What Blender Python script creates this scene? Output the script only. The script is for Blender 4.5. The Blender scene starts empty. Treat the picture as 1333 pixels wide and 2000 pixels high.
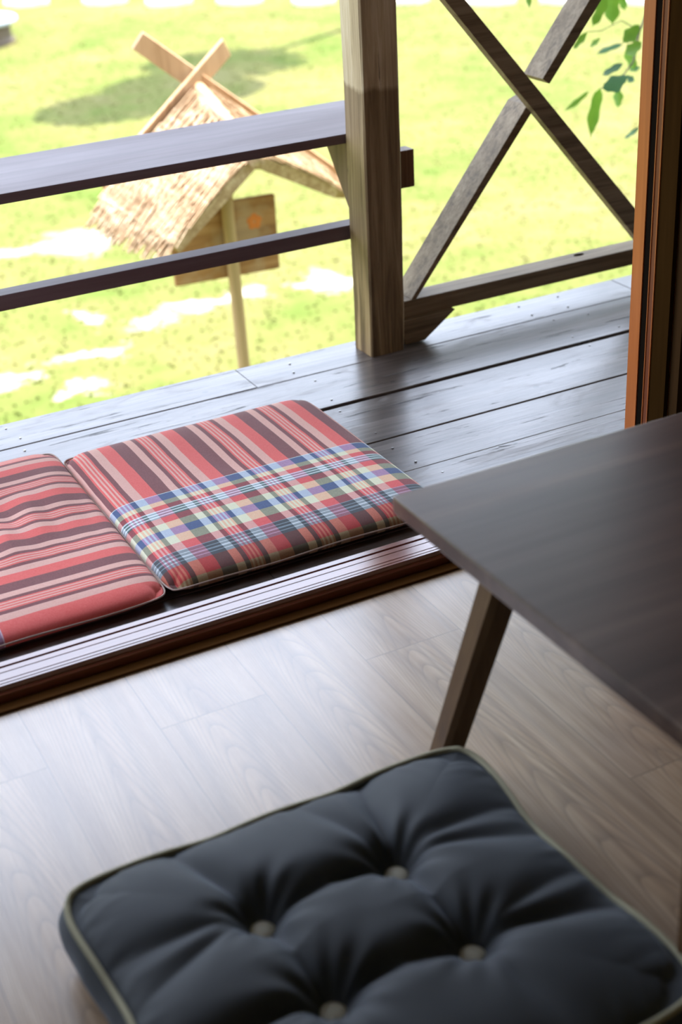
import bpy, bmesh, math, random
from mathutils import Vector, Matrix, noise
random.seed(7)
S = bpy.context.scene
COL = S.collection
PI = math.pi

# ------------------------------------------------------------------ camera
YAW, PITCH, ROLL, CAM_H = 0.45064255, 0.48972588, 0.05813219, 1.3
cy, sy, cp, sp, cr, sr = math.cos(YAW), math.sin(YAW), math.cos(PITCH), math.sin(PITCH), math.cos(ROLL), math.sin(ROLL)
fwd = Vector((sy*cp, cy*cp, -sp)); rgt = Vector((cy, -sy, 0)); dwn = fwd.cross(rgt)
r2 = cr*rgt + sr*dwn; d2 = -sr*rgt + cr*dwn
cam_d = bpy.data.cameras.new('camera'); cam = bpy.data.objects.new('camera', cam_d); COL.objects.link(cam)
M4 = Matrix.Identity(4)
for i in range(3):
    M4[i][0] = r2[i]; M4[i][1] = -d2[i]; M4[i][2] = -fwd[i]
M4.translation = Vector((0, 0, CAM_H)); cam.matrix_world = M4
cam_d.sensor_fit = 'VERTICAL'; cam_d.sensor_height = 36; cam_d.sensor_width = 24; cam_d.lens = 50
cam_d.clip_end = 300; cam_d.clip_start = 0.02
cam_d.dof.use_dof = True; cam_d.dof.focus_distance = 2.75; cam_d.dof.aperture_fstop = 3.0
S.camera = cam

# ------------------------------------------------------------------ light
S.view_settings.view_transform = 'Standard'; S.view_settings.look = 'None'
S.view_settings.gamma = 1; S.view_settings.use_curve_mapping = False
S.view_settings.exposure = 1.5
SKY_STRENGTH = 2.1
W = bpy.data.worlds.new('sky'); S.world = W; W.use_nodes = True
wn = W.node_tree.nodes; wl = W.node_tree.links; wn.clear()
wo = wn.new('ShaderNodeOutputWorld'); wb = wn.new('ShaderNodeBackground'); wb.inputs[1].default_value = SKY_STRENGTH
wt = wn.new('ShaderNodeTexCoord'); ws = wn.new('ShaderNodeSeparateXYZ'); wr = wn.new('ShaderNodeValToRGB')
wl.new(wt.outputs['Generated'], ws.inputs[0]); wl.new(ws.outputs['Z'], wr.inputs[0]); wl.new(wr.outputs[0], wb.inputs[0]); wl.new(wb.outputs[0], wo.inputs[0])
e = wr.color_ramp.elements
e[0].position = 0.0; e[0].color = (0.22, 0.27, 0.16, 1)
e[1].position = 1.0; e[1].color = (0.50, 0.62, 0.92, 1)
x_ = e.new(0.10); x_.color = (0.60, 0.66, 0.66, 1)
x_ = e.new(0.22); x_.color = (0.73, 0.82, 1.0, 1)
x_ = e.new(0.60); x_.color = (0.70, 0.80, 1.0, 1)
sun_d = bpy.data.lights.new('sun', 'SUN'); sun_d.energy = 6.0; sun_d.angle = math.radians(0.6); sun_d.color = (1.0, 0.95, 0.84)
sun = bpy.data.objects.new('sun', sun_d); COL.objects.link(sun)
SUN_EL = math.radians(60); sh = Vector((0.874, 0.486, 0)).normalized()
to_sun = Vector((sh.x*math.cos(SUN_EL), sh.y*math.cos(SUN_EL), math.sin(SUN_EL)))
sun.rotation_euler = to_sun.to_track_quat('Z', 'Y').to_euler(); sun.location = (6, 5, 8)

GROUND = -1.7

# ------------------------------------------------------------------ helpers
def link_mesh(name, me, mat=None, parent=None, smooth=False):
    o = bpy.data.objects.new(name, me); COL.objects.link(o)
    if mat: me.materials.append(mat)
    if smooth:
        for p in me.polygons: p.use_smooth = True
    if parent: o.parent = parent
    return o
def obj(name, bm, mat=None, parent=None, smooth=False):
    bmesh.ops.recalc_face_normals(bm, faces=bm.faces[:])
    me = bpy.data.meshes.new(name); bm.to_mesh(me); bm.free()
    return link_mesh(name, me, mat, parent, smooth)
def tag(o, label=None, cat=None, group=None, kind=None):
    if label: o['label'] = label
    if cat: o['category'] = cat
    if group: o['group'] = group
    if kind: o['kind'] = kind
    return o
def empty(name, loc=(0, 0, 0)):
    o = bpy.data.objects.new(name, None); COL.objects.link(o); o.location = loc; o.empty_display_size = 0.1
    return o
def local(bm, loc):
    bmesh.ops.translate(bm, verts=bm.verts[:], vec=-Vector(loc)); return bm
def add_hull(bm, bottom, top, bevel=0.0, seg=2):
    """bottom and top: lists of matching 3-D points; sides joined"""
    vb = [bm.verts.new(p) for p in bottom]; vt = [bm.verts.new(p) for p in top]
    n = len(vb); fs = [bm.faces.new(vb[::-1]), bm.faces.new(vt)]
    for i in range(n): fs.append(bm.faces.new((vb[i], vb[(i+1) % n], vt[(i+1) % n], vt[i])))
    if bevel > 0:
        eds = list({e for f in fs for e in f.edges})
        bmesh.ops.bevel(bm, geom=eds, offset=bevel, segments=seg, profile=0.6, affect='EDGES', clamp_overlap=True)
    return bm
def add_box(bm, x0, x1, y0, y1, z0, z1, bevel=0.0, seg=2):
    return add_hull(bm, [(x0, y0, z0), (x1, y0, z0), (x1, y1, z0), (x0, y1, z0)], [(x0, y0, z1), (x1, y0, z1), (x1, y1, z1), (x0, y1, z1)], bevel, seg)
def box(*a, **k):
    return add_box(bmesh.new(), *a, **k)
def add_tube(bm, pts, rad, n=10, closed=False):
    """sweep a circle along pts; rad a number or a list"""
    P = [Vector(p) for p in pts]; m = len(P); rings = []
    up = Vector((0, 0, 1)); prev = None
    for i in range(m):
        if closed: t = P[(i+1) % m] - P[i-1]
        else: t = P[min(i+1, m-1)] - P[max(i-1, 0)]
        t.normalize()
        if prev is None:
            a = t.cross(up)
            if a.length < 1e-3: a = t.cross(Vector((1, 0, 0)))
        else: a = prev - t*prev.dot(t)
        a.normalize(); prev = a; b = t.cross(a)
        r = rad[i] if isinstance(rad, (list, tuple)) else rad
        rings.append([bm.verts.new(P[i] + (a*math.cos(2*PI*k/n) + b*math.sin(2*PI*k/n))*r) for k in range(n)])
    for i in range(m if closed else m-1):
        A, B = rings[i], rings[(i+1) % m]
        for k in range(n): bm.faces.new((A[k], A[(k+1) % n], B[(k+1) % n], B[k]))
    if not closed:
        bm.faces.new(rings[0][::-1]); bm.faces.new(rings[-1])
    return bm

# ------------------------------------------------------------------ materials
class NT:
    def __init__(s, name):
        s.m = bpy.data.materials.new(name); s.m.use_nodes = True
        s.n = s.m.node_tree.nodes; s.l = s.m.node_tree.links; s.n.clear()
        s.out = s.n.new('ShaderNodeOutputMaterial'); s.b = s.n.new('ShaderNodeBsdfPrincipled'); s.l.new(s.b.outputs[0], s.out.inputs[0])
    def new(s, t, **k):
        x = s.n.new(t)
        for a, v in k.items(): setattr(x, a, v)
        return x
    def link(s, a, b): s.l.new(a, b)
    def coord(s, which='Object', scale=(1, 1, 1), rot=(0, 0, 0), loc=(0, 0, 0)):
        t = s.new('ShaderNodeTexCoord'); m = s.new('ShaderNodeMapping'); s.link(t.outputs[which], m.inputs[0])
        m.inputs['Scale'].default_value = scale; m.inputs['Rotation'].default_value = rot; m.inputs['Location'].default_value = loc
        return m.outputs[0]
    def noise(s, vec, scale=5, detail=4, rough=0.5, dist=0):
        x = s.new('ShaderNodeTexNoise'); s.link(vec, x.inputs['Vector'])
        x.inputs['Scale'].default_value = scale; x.inputs['Detail'].default_value = detail
        x.inputs['Roughness'].default_value = rough; x.inputs['Distortion'].default_value = dist
        return x.outputs[0]
    def ramp(s, fac, stops, interp='LINEAR'):
        r = s.new('ShaderNodeValToRGB'); s.link(fac, r.inputs[0]); cr_ = r.color_ramp; cr_.interpolation = interp
        els = cr_.elements
        while len(els) > 1: els.remove(els[-1])
        els[0].position = stops[0][0]; els[0].color = tuple(stops[0][1]) + (1,)
        for p, c in stops[1:]:
            q = els.new(p); q.color = tuple(c) + (1,)
        return r.outputs[0]
    def math(s, op, a, b=0.0, clamp=False):
        x = s.new('ShaderNodeMath', operation=op); x.use_clamp = clamp
        for i, v in enumerate((a, b)):
            if isinstance(v, (int, float)): x.inputs[i].default_value = v
            else: s.link(v, x.inputs[i])
        return x.outputs[0]
    def mix(s, fac, a, b, mode='MIX'):
        x = s.new('ShaderNodeMix', data_type='RGBA', blend_type=mode)
        for i, v in ((0, fac), (6, a), (7, b)):
            if isinstance(v, (int, float)): x.inputs[i].default_value = v
            elif isinstance(v, tuple): x.inputs[i].default_value = v + (1,)
            else: s.link(v, x.inputs[i])
        return x.outputs[2]
    def set(s, color=None, rough=None, spec=None, **k):
        def put(name, v):
            if v is None: return
            if isinstance(v, (int, float)): s.b.inputs[name].default_value = v
            elif isinstance(v, tuple): s.b.inputs[name].default_value = v + (1,)
            else: s.link(v, s.b.inputs[name])
        put('Base Color', color); put('Roughness', rough); put('Specular IOR Level', spec)
        for a, v in k.items(): put(a.replace('_', ' '), v)
        return s
    def bump(s, h, strength=0.3, dist=0.002):
        x = s.new('ShaderNodeBump'); x.inputs['Strength'].default_value = strength; x.inputs['Distance'].default_value = dist
        s.link(h, x.inputs['Height']); s.link(x.outputs[0], s.b.inputs['Normal'])

def srgb(r, g, b):
    f = lambda c: c/12.92 if c <= 0.04045 else ((c+0.055)/1.055)**2.4
    return (f(r/255), f(g/255), f(b/255))

def wood(name, c0, c1, c2, axis='X', rough=0.45, grain=40, spec=0.5, bump=0.25, blotch=None, coat=0.0, spots=0.0, which='Object', cracks=False):
    """grain running along axis"""
    t = NT(name); s = {'X': (0.04, 1, 1), 'Y': (1, 0.04, 1), 'Z': (1, 1, 0.04)}[axis]
    v = t.coord(which, scale=s); n1 = t.noise(v, grain, 6, 0.6, 0.4); n2 = t.noise(v, grain*4, 3, 0.7)
    v2 = t.coord(which, scale=tuple(min(1, q*6) for q in s)); n3 = t.noise(v2, 5, 4, 0.6, 0.5)
    f = t.math('ADD', t.math('MULTIPLY', n1, 0.6), t.math('MULTIPLY', n2, 0.4))
    c = t.ramp(f, [(0.36, c0), (0.5, c1), (0.64, c2)])
    c = t.mix(t.math('MULTIPLY', t.ramp(n3, [(0.4, (0, 0, 0)), (0.65, (1, 1, 1))]), 0.45), c, blotch or c0)
    if spots > 0:
        vo = t.new('ShaderNodeTexVoronoi'); vo.inputs['Scale'].default_value = 9; t.link(t.coord(which, scale=(0.7, 1, 1)), vo.inputs['Vector'])
        sm = t.ramp(vo.outputs['Distance'], [(0.0, (1, 1, 1)), (0.045, (1, 1, 1)), (0.06, (0, 0, 0))])
        c = t.mix(t.math('MULTIPLY', sm, spots), c, (0.01, 0.008, 0.006))
    if cracks:
        ck = t.noise(t.coord(which, scale=(0.10, 1.6, 1)), 24, 5, 0.75, 1.2)
        ckm = t.ramp(ck, [(0.345, (1, 1, 1)), (0.375, (0, 0, 0))])
        c = t.mix(t.math('MULTIPLY', ckm, 0.9), c, (0.008, 0.006, 0.005)); f = t.math('SUBTRACT', f, t.math('MULTIPLY', ckm, 1.2))
        worn = t.ramp(t.noise(t.coord(which, scale=(0.35, 1, 1)), 14, 6, 0.7, 0.8), [(0.55, (0, 0, 0)), (0.72, (1, 1, 1))])
        c = t.mix(t.math('MULTIPLY', worn, 0.45), c, (0.23, 0.205, 0.19))
    rr = t.math('ADD', t.math('MULTIPLY', n3, 0.22), rough-0.11)
    if cracks: rr = t.math('ADD', rr, t.math('ADD', t.math('MULTIPLY', worn, 0.22), t.math('MULTIPLY', ckm, 0.4)))
    t.set(c, rr, spec); t.b.inputs['Coat Weight'].default_value = coat; t.b.inputs['Coat Roughness'].default_value = max(0.05, rough*0.7)
    t.bump(f, bump, 0.0015)
    return t.m

M = {}
M['deck'] = wood('deck_wood', (0.042, 0.030, 0.024), (0.112, 0.088, 0.075), (0.22, 0.185, 0.165), 'X', 0.32, 26, 0.9, 0.8, coat=0.2, cracks=True, blotch=(0.05, 0.032, 0.026), spots=0.8)
M['rail'] = wood('rail_wood', (0.115, 0.080, 0.085), (0.155, 0.110, 0.117), (0.195, 0.145, 0.152), 'X', 0.5, 22, 0.4, 0.2, blotch=(0.085, 0.045, 0.042), spots=0.7)
M['brace'] = wood('brace_wood', (0.12, 0.080, 0.040), (0.26, 0.19, 0.108), (0.39, 0.30, 0.19), 'X', 0.6, 28, 0.4, 0.5)
M['bracket'] = wood('bracket_wood', (0.10, 0.055, 0.03), (0.19, 0.11, 0.065), (0.27, 0.17, 0.11), 'Z', 0.55, 28, 0.4, 0.4)
M['jamb'] = wood('jamb_wood', (0.30, 0.075, 0.011), (0.40, 0.105, 0.016), (0.48, 0.135, 0.025), 'Z', 0.4, 18, 0.4, 0.08)
M['dark_jamb'] = wood('dark_jamb_wood', (0.022, 0.010, 0.003), (0.032, 0.015, 0.004), (0.042, 0.02, 0.006), 'Z', 0.8, 18, 0.0, 0.08)
M['rust'] = wood('rust_red_varnish', (0.10, 0.022, 0.006), (0.14, 0.032, 0.008), (0.18, 0.045, 0.012), 'Z', 0.4, 18, 0.3, 0.05)
M['sill'] = wood('sill_wood', (0.14, 0.034, 0.020), (0.19, 0.048, 0.028), (0.23, 0.062, 0.038), 'X', 0.20, 18, 0.8, 0.03, coat=0.8)
M['trim'] = wood('trim_wood', (0.07, 0.025, 0.005), (0.09, 0.035, 0.007), (0.11, 0.045, 0.009), 'X', 0.7, 18, 0.05, 0.05)
M['table'] = wood('walnut_table_wood', (0.045, 0.020, 0.012), (0.105, 0.055, 0.038), (0.20, 0.12, 0.085), 'X', 0.38, 6, 0.55, 0.06, coat=0.25)
M['leg'] = wood('table_leg_wood', (0.075, 0.034, 0.012), (0.13, 0.066, 0.025), (0.18, 0.10, 0.04), 'Z', 0.5, 18, 0.3, 0.06)
M['pole'] = wood('sign_pole_wood', (0.30, 0.20, 0.10), (0.42, 0.28, 0.14), (0.52, 0.36, 0.2), 'Z', 0.7, 14, 0.3, 0.2)
M['barge'] = wood('bargeboard_wood', (0.42, 0.24, 0.12), (0.55, 0.33, 0.18), (0.66, 0.43, 0.25), 'Z', 0.6, 14, 0.3, 0.2)
M['straw'] = wood('straw_thatch', (0.28, 0.17, 0.09), (0.46, 0.31, 0.18), (0.68, 0.52, 0.36), 'Y', 0.8, 26, 0.2, 0.4)
M['wall'] = wood('plank_wall_wood', (0.035, 0.018, 0.007), (0.050, 0.026, 0.011), (0.065, 0.035, 0.015), 'Z', 0.8, 10, 0.0, 0.1)
M['soffit'] = wood('soffit_wood', (0.10, 0.06, 0.035), (0.14, 0.085, 0.05), (0.18, 0.11, 0.065), 'X', 0.5, 10, 0.3, 0.1)

def post_material():
    t = NT('weathered_post_wood')
    v = t.coord('Object', scale=(1, 1, 0.05)); n1 = t.noise(v, 45, 6, 0.65, 0.5); n2 = t.noise(v, 9, 4, 0.6, 1.0)
    dry = t.ramp(n1, [(0.34, (0.28, 0.20, 0.11)), (0.5, (0.48, 0.37, 0.22)), (0.66, (0.64, 0.54, 0.37))])
    wet = t.ramp(n1, [(0.34, (0.065, 0.032, 0.008)), (0.5, (0.14, 0.078, 0.024)), (0.66, (0.25, 0.155, 0.06))])
    tc = t.new('ShaderNodeTexCoord'); sep = t.new('ShaderNodeSeparateXYZ'); t.link(tc.outputs['Object'], sep.inputs[0])
    wob = t.noise(t.coord('Object', scale=(1, 1, 0.3)), 14, 3, 0.6)
    zz = t.math('ADD', sep.outputs['Z'], t.math('MULTIPLY', wob, 0.05))
    # old stain line two thirds of a metre above the boards
    fac = t.ramp(zz, [(0.652, (1, 1, 1)), (0.664, (0, 0, 0))])
    c = t.mix(t.math('MULTIPLY', fac, 0.74), dry, wet)
    # ochre rot at the foot, with cracks
    foot = t.ramp(t.math('ADD', sep.outputs['Z'], t.math('MULTIPLY', n2, 0.25)), [(0.14, (1, 1, 1)), (0.42, (0, 0, 0))])
    och = t.ramp(n1, [(0.38, (0.10, 0.055, 0.02)), (0.5, (0.28, 0.17, 0.07)), (0.62, (0.42, 0.29, 0.14))])
    c = t.mix(t.math('MULTIPLY', foot, 0.75), c, och)
    cracks = t.ramp(t.noise(t.coord('Object', scale=(1, 1, 0.06)), 30, 5, 0.8, 1.5), [(0.30, (1, 1, 1)), (0.36, (0, 0, 0))])
    c = t.mix(t.math('MULTIPLY', cracks, 0.8), c, (0.03, 0.018, 0.01))
    t.set(c, 0.6, 0.35); t.bump(n1, 0.6, 0.003); return t.m
M['post'] = post_material()

def floor_material():
    t = NT('light_oak_vinyl_planks')
    tc = t.new('ShaderNodeTexCoord'); mp = t.new('ShaderNodeMapping'); t.link(tc.outputs['Object'], mp.inputs[0])
    # brick rows across x, bricks along y
    mp.inputs['Rotation'].default_value = (0, 0, -PI/2); mp.inputs['Location'].default_value = (-1.72+0.92*4, 0.505+0.178*40, 0)
    # after rotation: x' = y, y' = -x
    br = t.new('ShaderNodeTexBrick'); t.link(mp.outputs[0], br.inputs[0])
    br.offset = 0.5; br.inputs['Scale'].default_value = 1; br.inputs['Brick Width'].default_value = 0.92; br.inputs['Row Height'].default_value = 0.178
    br.inputs['Mortar Size'].default_value = 0.0010; br.inputs['Mortar Smooth'].default_value = 0.1
    br.inputs['Color1'].default_value = (0, 0, 0, 1); br.inputs['Color2'].default_value = (1, 1, 1, 1); br.inputs['Mortar'].default_value = (0.5, 0.5, 0.5, 1)
    off = t.new('ShaderNodeVectorMath', operation='SCALE'); t.link(br.outputs['Color'], off.inputs[0]); off.inputs['Scale'].default_value = 9.0
    add = t.new('ShaderNodeVectorMath', operation='ADD'); t.link(tc.outputs['Object'], add.inputs[0]); t.link(off.outputs[0], add.inputs[1])
    m2 = t.new('ShaderNodeMapping'); t.link(add.outputs[0], m2.inputs[0]); m2.inputs['Scale'].default_value = (1, 0.09, 1)
    sp = t.new('ShaderNodeSeparateXYZ'); t.link(tc.outputs['Object'], sp.inputs[0])
    uu = t.math('SUBTRACT', t.math('FRACT', t.math('ADD', t.math('DIVIDE', t.math('SUBTRACT', sp.outputs['X'], 0.505), 0.178), 20.0)), 0.46)
    sc_ = t.new('ShaderNodeSeparateColor'); t.link(br.outputs['Color'], sc_.inputs[0])
    wobble = t.math('MULTIPLY', t.noise(m2.outputs[0], 9, 2, 0.5), 9.0)
    arch = t.math('ADD', t.math('ADD', t.math('MULTIPLY', sp.outputs['Y'], 15.0), t.math('MULTIPLY', t.math('MULTIPLY', uu, uu), 70.0)), t.math('ADD', wobble, t.math('MULTIPLY', sc_.outputs[0], 7.0)))
    arch_l = t.ramp(t.math('FRACT', arch), [(0.0, (1, 1, 1)), (0.14, (0.5, 0.5, 0.5)), (0.45, (0, 0, 0)), (0.93, (0, 0, 0)), (1.0, (1, 1, 1))])
    big = t.noise(m2.outputs[0], 5.0, 1.0, 0.4, 0.15)
    rings = t.math('FRACT', t.math('MULTIPLY', big, 11.0))
    rline = t.ramp(rings, [(0.0, (0.1, 0.1, 0.1)), (0.16, (0.7, 0.7, 0.7)), (0.6, (1, 1, 1)), (1.0, (0.1, 0.1, 0.1))])
    m3 = t.new('ShaderNodeMapping'); t.link(add.outputs[0], m3.inputs[0]); m3.inputs['Scale'].default_value = (1, 0.05, 1)
    fine = t.noise(m3.outputs[0], 110, 4, 0.7, 0.2); med = t.noise(m3.outputs[0], 26, 4, 0.6, 0.2)
    base = t.ramp(med, [(0.36, (0.37, 0.215, 0.105)), (0.5, (0.53, 0.335, 0.18)), (0.64, (0.63, 0.43, 0.25))])
    base = t.mix(t.math('MULTIPLY', t.math('SUBTRACT', 1.0, rline), 0.6), base, (0.16, 0.085, 0.045))
    base = t.mix(t.math('MULTIPLY', arch_l, 0.62), base, (0.17, 0.095, 0.05))
    base = t.mix(0.35, base, t.ramp(fine, [(0.35, (0.2, 0.13, 0.08)), (0.62, (0.48, 0.37, 0.27))]))
    base = t.mix(t.math('MULTIPLY', br.outputs['Fac'], 0.55), base, (0.08, 0.05, 0.03))
    t.set(base, t.math('ADD', t.math('MULTIPLY', fine, 0.16), 0.24), 0.75)
    t.b.inputs['Coat Weight'].default_value = 0.9; t.b.inputs['Coat Roughness'].default_value = 0.24; t.b.inputs['Coat IOR'].default_value = 1.65
    h = t.math('SUBTRACT', fine, t.math('MULTIPLY', br.outputs['Fac'], 2.0)); t.bump(h, 0.25, 0.0006)
    return t.m
M['floor'] = floor_material()

def lawn_material(thin=False):
    t = NT('grass_blade' if thin else 'sunlit_lawn')
    tc = t.new('ShaderNodeTexCoord')
    mp = t.new('ShaderNodeMapping'); t.link(tc.outputs['Object'], mp.inputs[0]); mp.inputs['Scale'].default_value = (1, 1, 0)
    P = mp.outputs[0]
    n1 = t.noise(P, 0.55, 5, 0.6, 0.4); n2 = t.noise(P, 3.0, 5, 0.65); n3 = t.noise(P, 30, 4, 0.7)
    f = t.math('ADD', t.math('MULTIPLY', n1, 0.55), t.math('ADD', t.math('MULTIPLY', n2, 0.35), t.math('MULTIPLY', n3, 0.10)))
    c = t.ramp(f, [(0.36, (0.072, 0.110, 0.018)), (0.45, (0.108, 0.124, 0.030)), (0.54, (0.137, 0.131, 0.041)), (0.66, (0.160, 0.138, 0.062))])
    # bare sandy patches worn into the turf
    dn = t.new('ShaderNodeTexNoise'); t.link(P, dn.inputs['Vector']); dn.inputs['Scale'].default_value = 2.6; dn.inputs['Detail'].default_value = 5; dn.inputs['Roughness'].default_value = 0.7
    wv = t.new('ShaderNodeVectorMath', operation='SUBTRACT'); t.link(dn.outputs['Color'], wv.inputs[0]); wv.inputs[1].default_value = (0.5, 0.5, 0.5)
    wsx = t.new('ShaderNodeVectorMath', operation='SCALE'); t.link(wv.outputs[0], wsx.inputs[0]); wsx.inputs['Scale'].default_value = 0.9
    pw = t.new('ShaderNodeVectorMath', operation='ADD'); t.link(P, pw.inputs[0]); t.link(wsx.outputs[0], pw.inputs[1])
    tot = None
    for (x, y, rx, ry) in [(2.75, 9.72, 0.42, 0.36), (2.25, 9.8, 0.3, 0.14), (3.05, 7.95, 0.30, 0.14), (2.07, 7.62, 0.26, 0.14), (2.33, 8.15, 0.10, 0.22), (2.62, 7.85, 0.22, 0.16), (1.55, 7.5, 0.2, 0.16), (3.3, 8.0, 0.2, 0.16), (3.85, 7.9, 0.18, 0.2), (1.95, 7.1, 0.22, 0.12)]:
        s1 = t.new('ShaderNodeVectorMath', operation='SUBTRACT'); t.link(pw.outputs[0], s1.inputs[0]); s1.inputs[1].default_value = (x, y, 0)
        s2 = t.new('ShaderNodeVectorMath', operation='MULTIPLY'); t.link(s1.outputs[0], s2.inputs[0]); s2.inputs[1].default_value = (1/rx, 1/ry, 0)
        s3 = t.new('ShaderNodeVectorMath', operation='LENGTH'); t.link(s2.outputs[0], s3.inputs[0])
        m = t.ramp(s3.outputs['Value'], [(0.40, (1, 1, 1)), (1.1, (0, 0, 0))])
        tot = m if tot is None else t.math('MAXIMUM', tot, m)
    c = t.mix(t.math('MULTIPLY', tot, 0.85), c, (0.42, 0.38, 0.30))
    t.set(c, 0.9, 0.05)
    if thin:
        tr = t.new('ShaderNodeBsdfTranslucent'); t.link(c, tr.inputs[0]); mx = t.new('ShaderNodeMixShader'); mx.inputs[0].default_value = 0.5
        t.link(t.b.outputs[0], mx.inputs[1]); t.link(tr.outputs[0], mx.inputs[2]); t.link(mx.outputs[0], t.out.inputs[0])
    else: t.bump(n3, 0.1, 0.01)
    return t.m
M['lawn'] = lawn_material()
M['blade'] = lawn_material(True)

def plain(name, col, rough=0.6, spec=0.4, nscale=200, var=0.15, bump=0.1, dist=0.0005, **k):
    t = NT(name); n = t.noise(t.coord('Object'), nscale, 3, 0.6)
    c = t.mix(n, tuple(q*(1-var) for q in col), tuple(min(1, q*(1+var)) for q in col))
    t.set(c, rough, spec, **k); t.bump(n, bump, dist); return t.m
M['groove'] = plain('recess_shade', (0.010, 0.007, 0.005), 0.95, 0.0)  # near-black colour standing for the shade inside recesses
M['stone'] = plain('pale_stone', (0.72, 0.66, 0.55), 0.85, 0.2, 12, 0.1, 0.3, 0.01)
M['grey_paint'] = plain('pale_grey_concrete', (0.42, 0.47, 0.52), 0.6, 0.4, 10, 0.1)
M['dark_brown'] = plain('dark_brown_base', (0.10, 0.075, 0.05), 0.7, 0.3, 10, 0.2)
M['nail'] = plain('galvanised_nail', (0.35, 0.34, 0.33), 0.35, 0.6, 100, 0.1, Metallic=0.8)
M['piping'] = plain('olive_cream_piping', (0.40, 0.37, 0.25), 0.8, 0.2, 600, 0.12, 0.3)
M['button'] = plain('cream_button', (0.55, 0.52, 0.42), 0.7, 0.3, 500, 0.08, 0.3)
M['seam'] = plain('pale_seam_cord', (0.55, 0.42, 0.36), 0.85, 0.2, 600, 0.15, 0.3)
M['plaster'] = plain('room_plaster', (0.72, 0.62, 0.50), 0.8, 0.2, 8, 0.05)

def charcoal():
    t = NT('charcoal_cotton'); v = t.coord('Object')
    n = t.noise(v, 900, 2, 0.5); n2 = t.noise(v, 9, 4, 0.6)
    c = t.mix(n2, (0.036, 0.039, 0.043), (0.054, 0.058, 0.063))
    c = t.mix(t.math('MULTIPLY', n, 0.3), c, (0.07, 0.075, 0.085))
    t.set(c, 0.72, 0.35); t.b.inputs['Sheen Weight'].default_value = 0.25; t.b.inputs['Sheen Roughness'].default_value = 0.4
    t.b.inputs['Sheen Tint'].default_value = (0.75, 0.85, 1.0, 1)
    t.bump(n, 0.25, 0.0006); return t.m
M['charcoal'] = charcoal()

def leaf_material(name, a, b):
    t = NT(name); n = t.noise(t.coord('Object'), 25, 4, 0.6); c = t.mix(n, a, b)
    t.set(c, 0.45, 0.4); tr = t.new('ShaderNodeBsdfTranslucent'); t.link(c, tr.inputs[0]); mx = t.new('ShaderNodeMixShader'); mx.inputs[0].default_value = 0.5
    t.link(t.b.outputs[0], mx.inputs[1]); t.link(tr.outputs[0], mx.inputs[2]); t.link(mx.outputs[0], t.out.inputs[0]); return t.m
M['leaf'] = leaf_material('fresh_green_leaf', (0.09, 0.22, 0.02), (0.20, 0.36, 0.04))
M['leaf_blue'] = leaf_material('bluish_green_leaf', (0.05, 0.13, 0.06), (0.09, 0.19, 0.09))
M['bark'] = wood('tree_bark', (0.10, 0.08, 0.05), (0.2, 0.16, 0.11), (0.28, 0.23, 0.17), 'Z', 0.8, 20, 0.2, 0.6)

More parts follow.
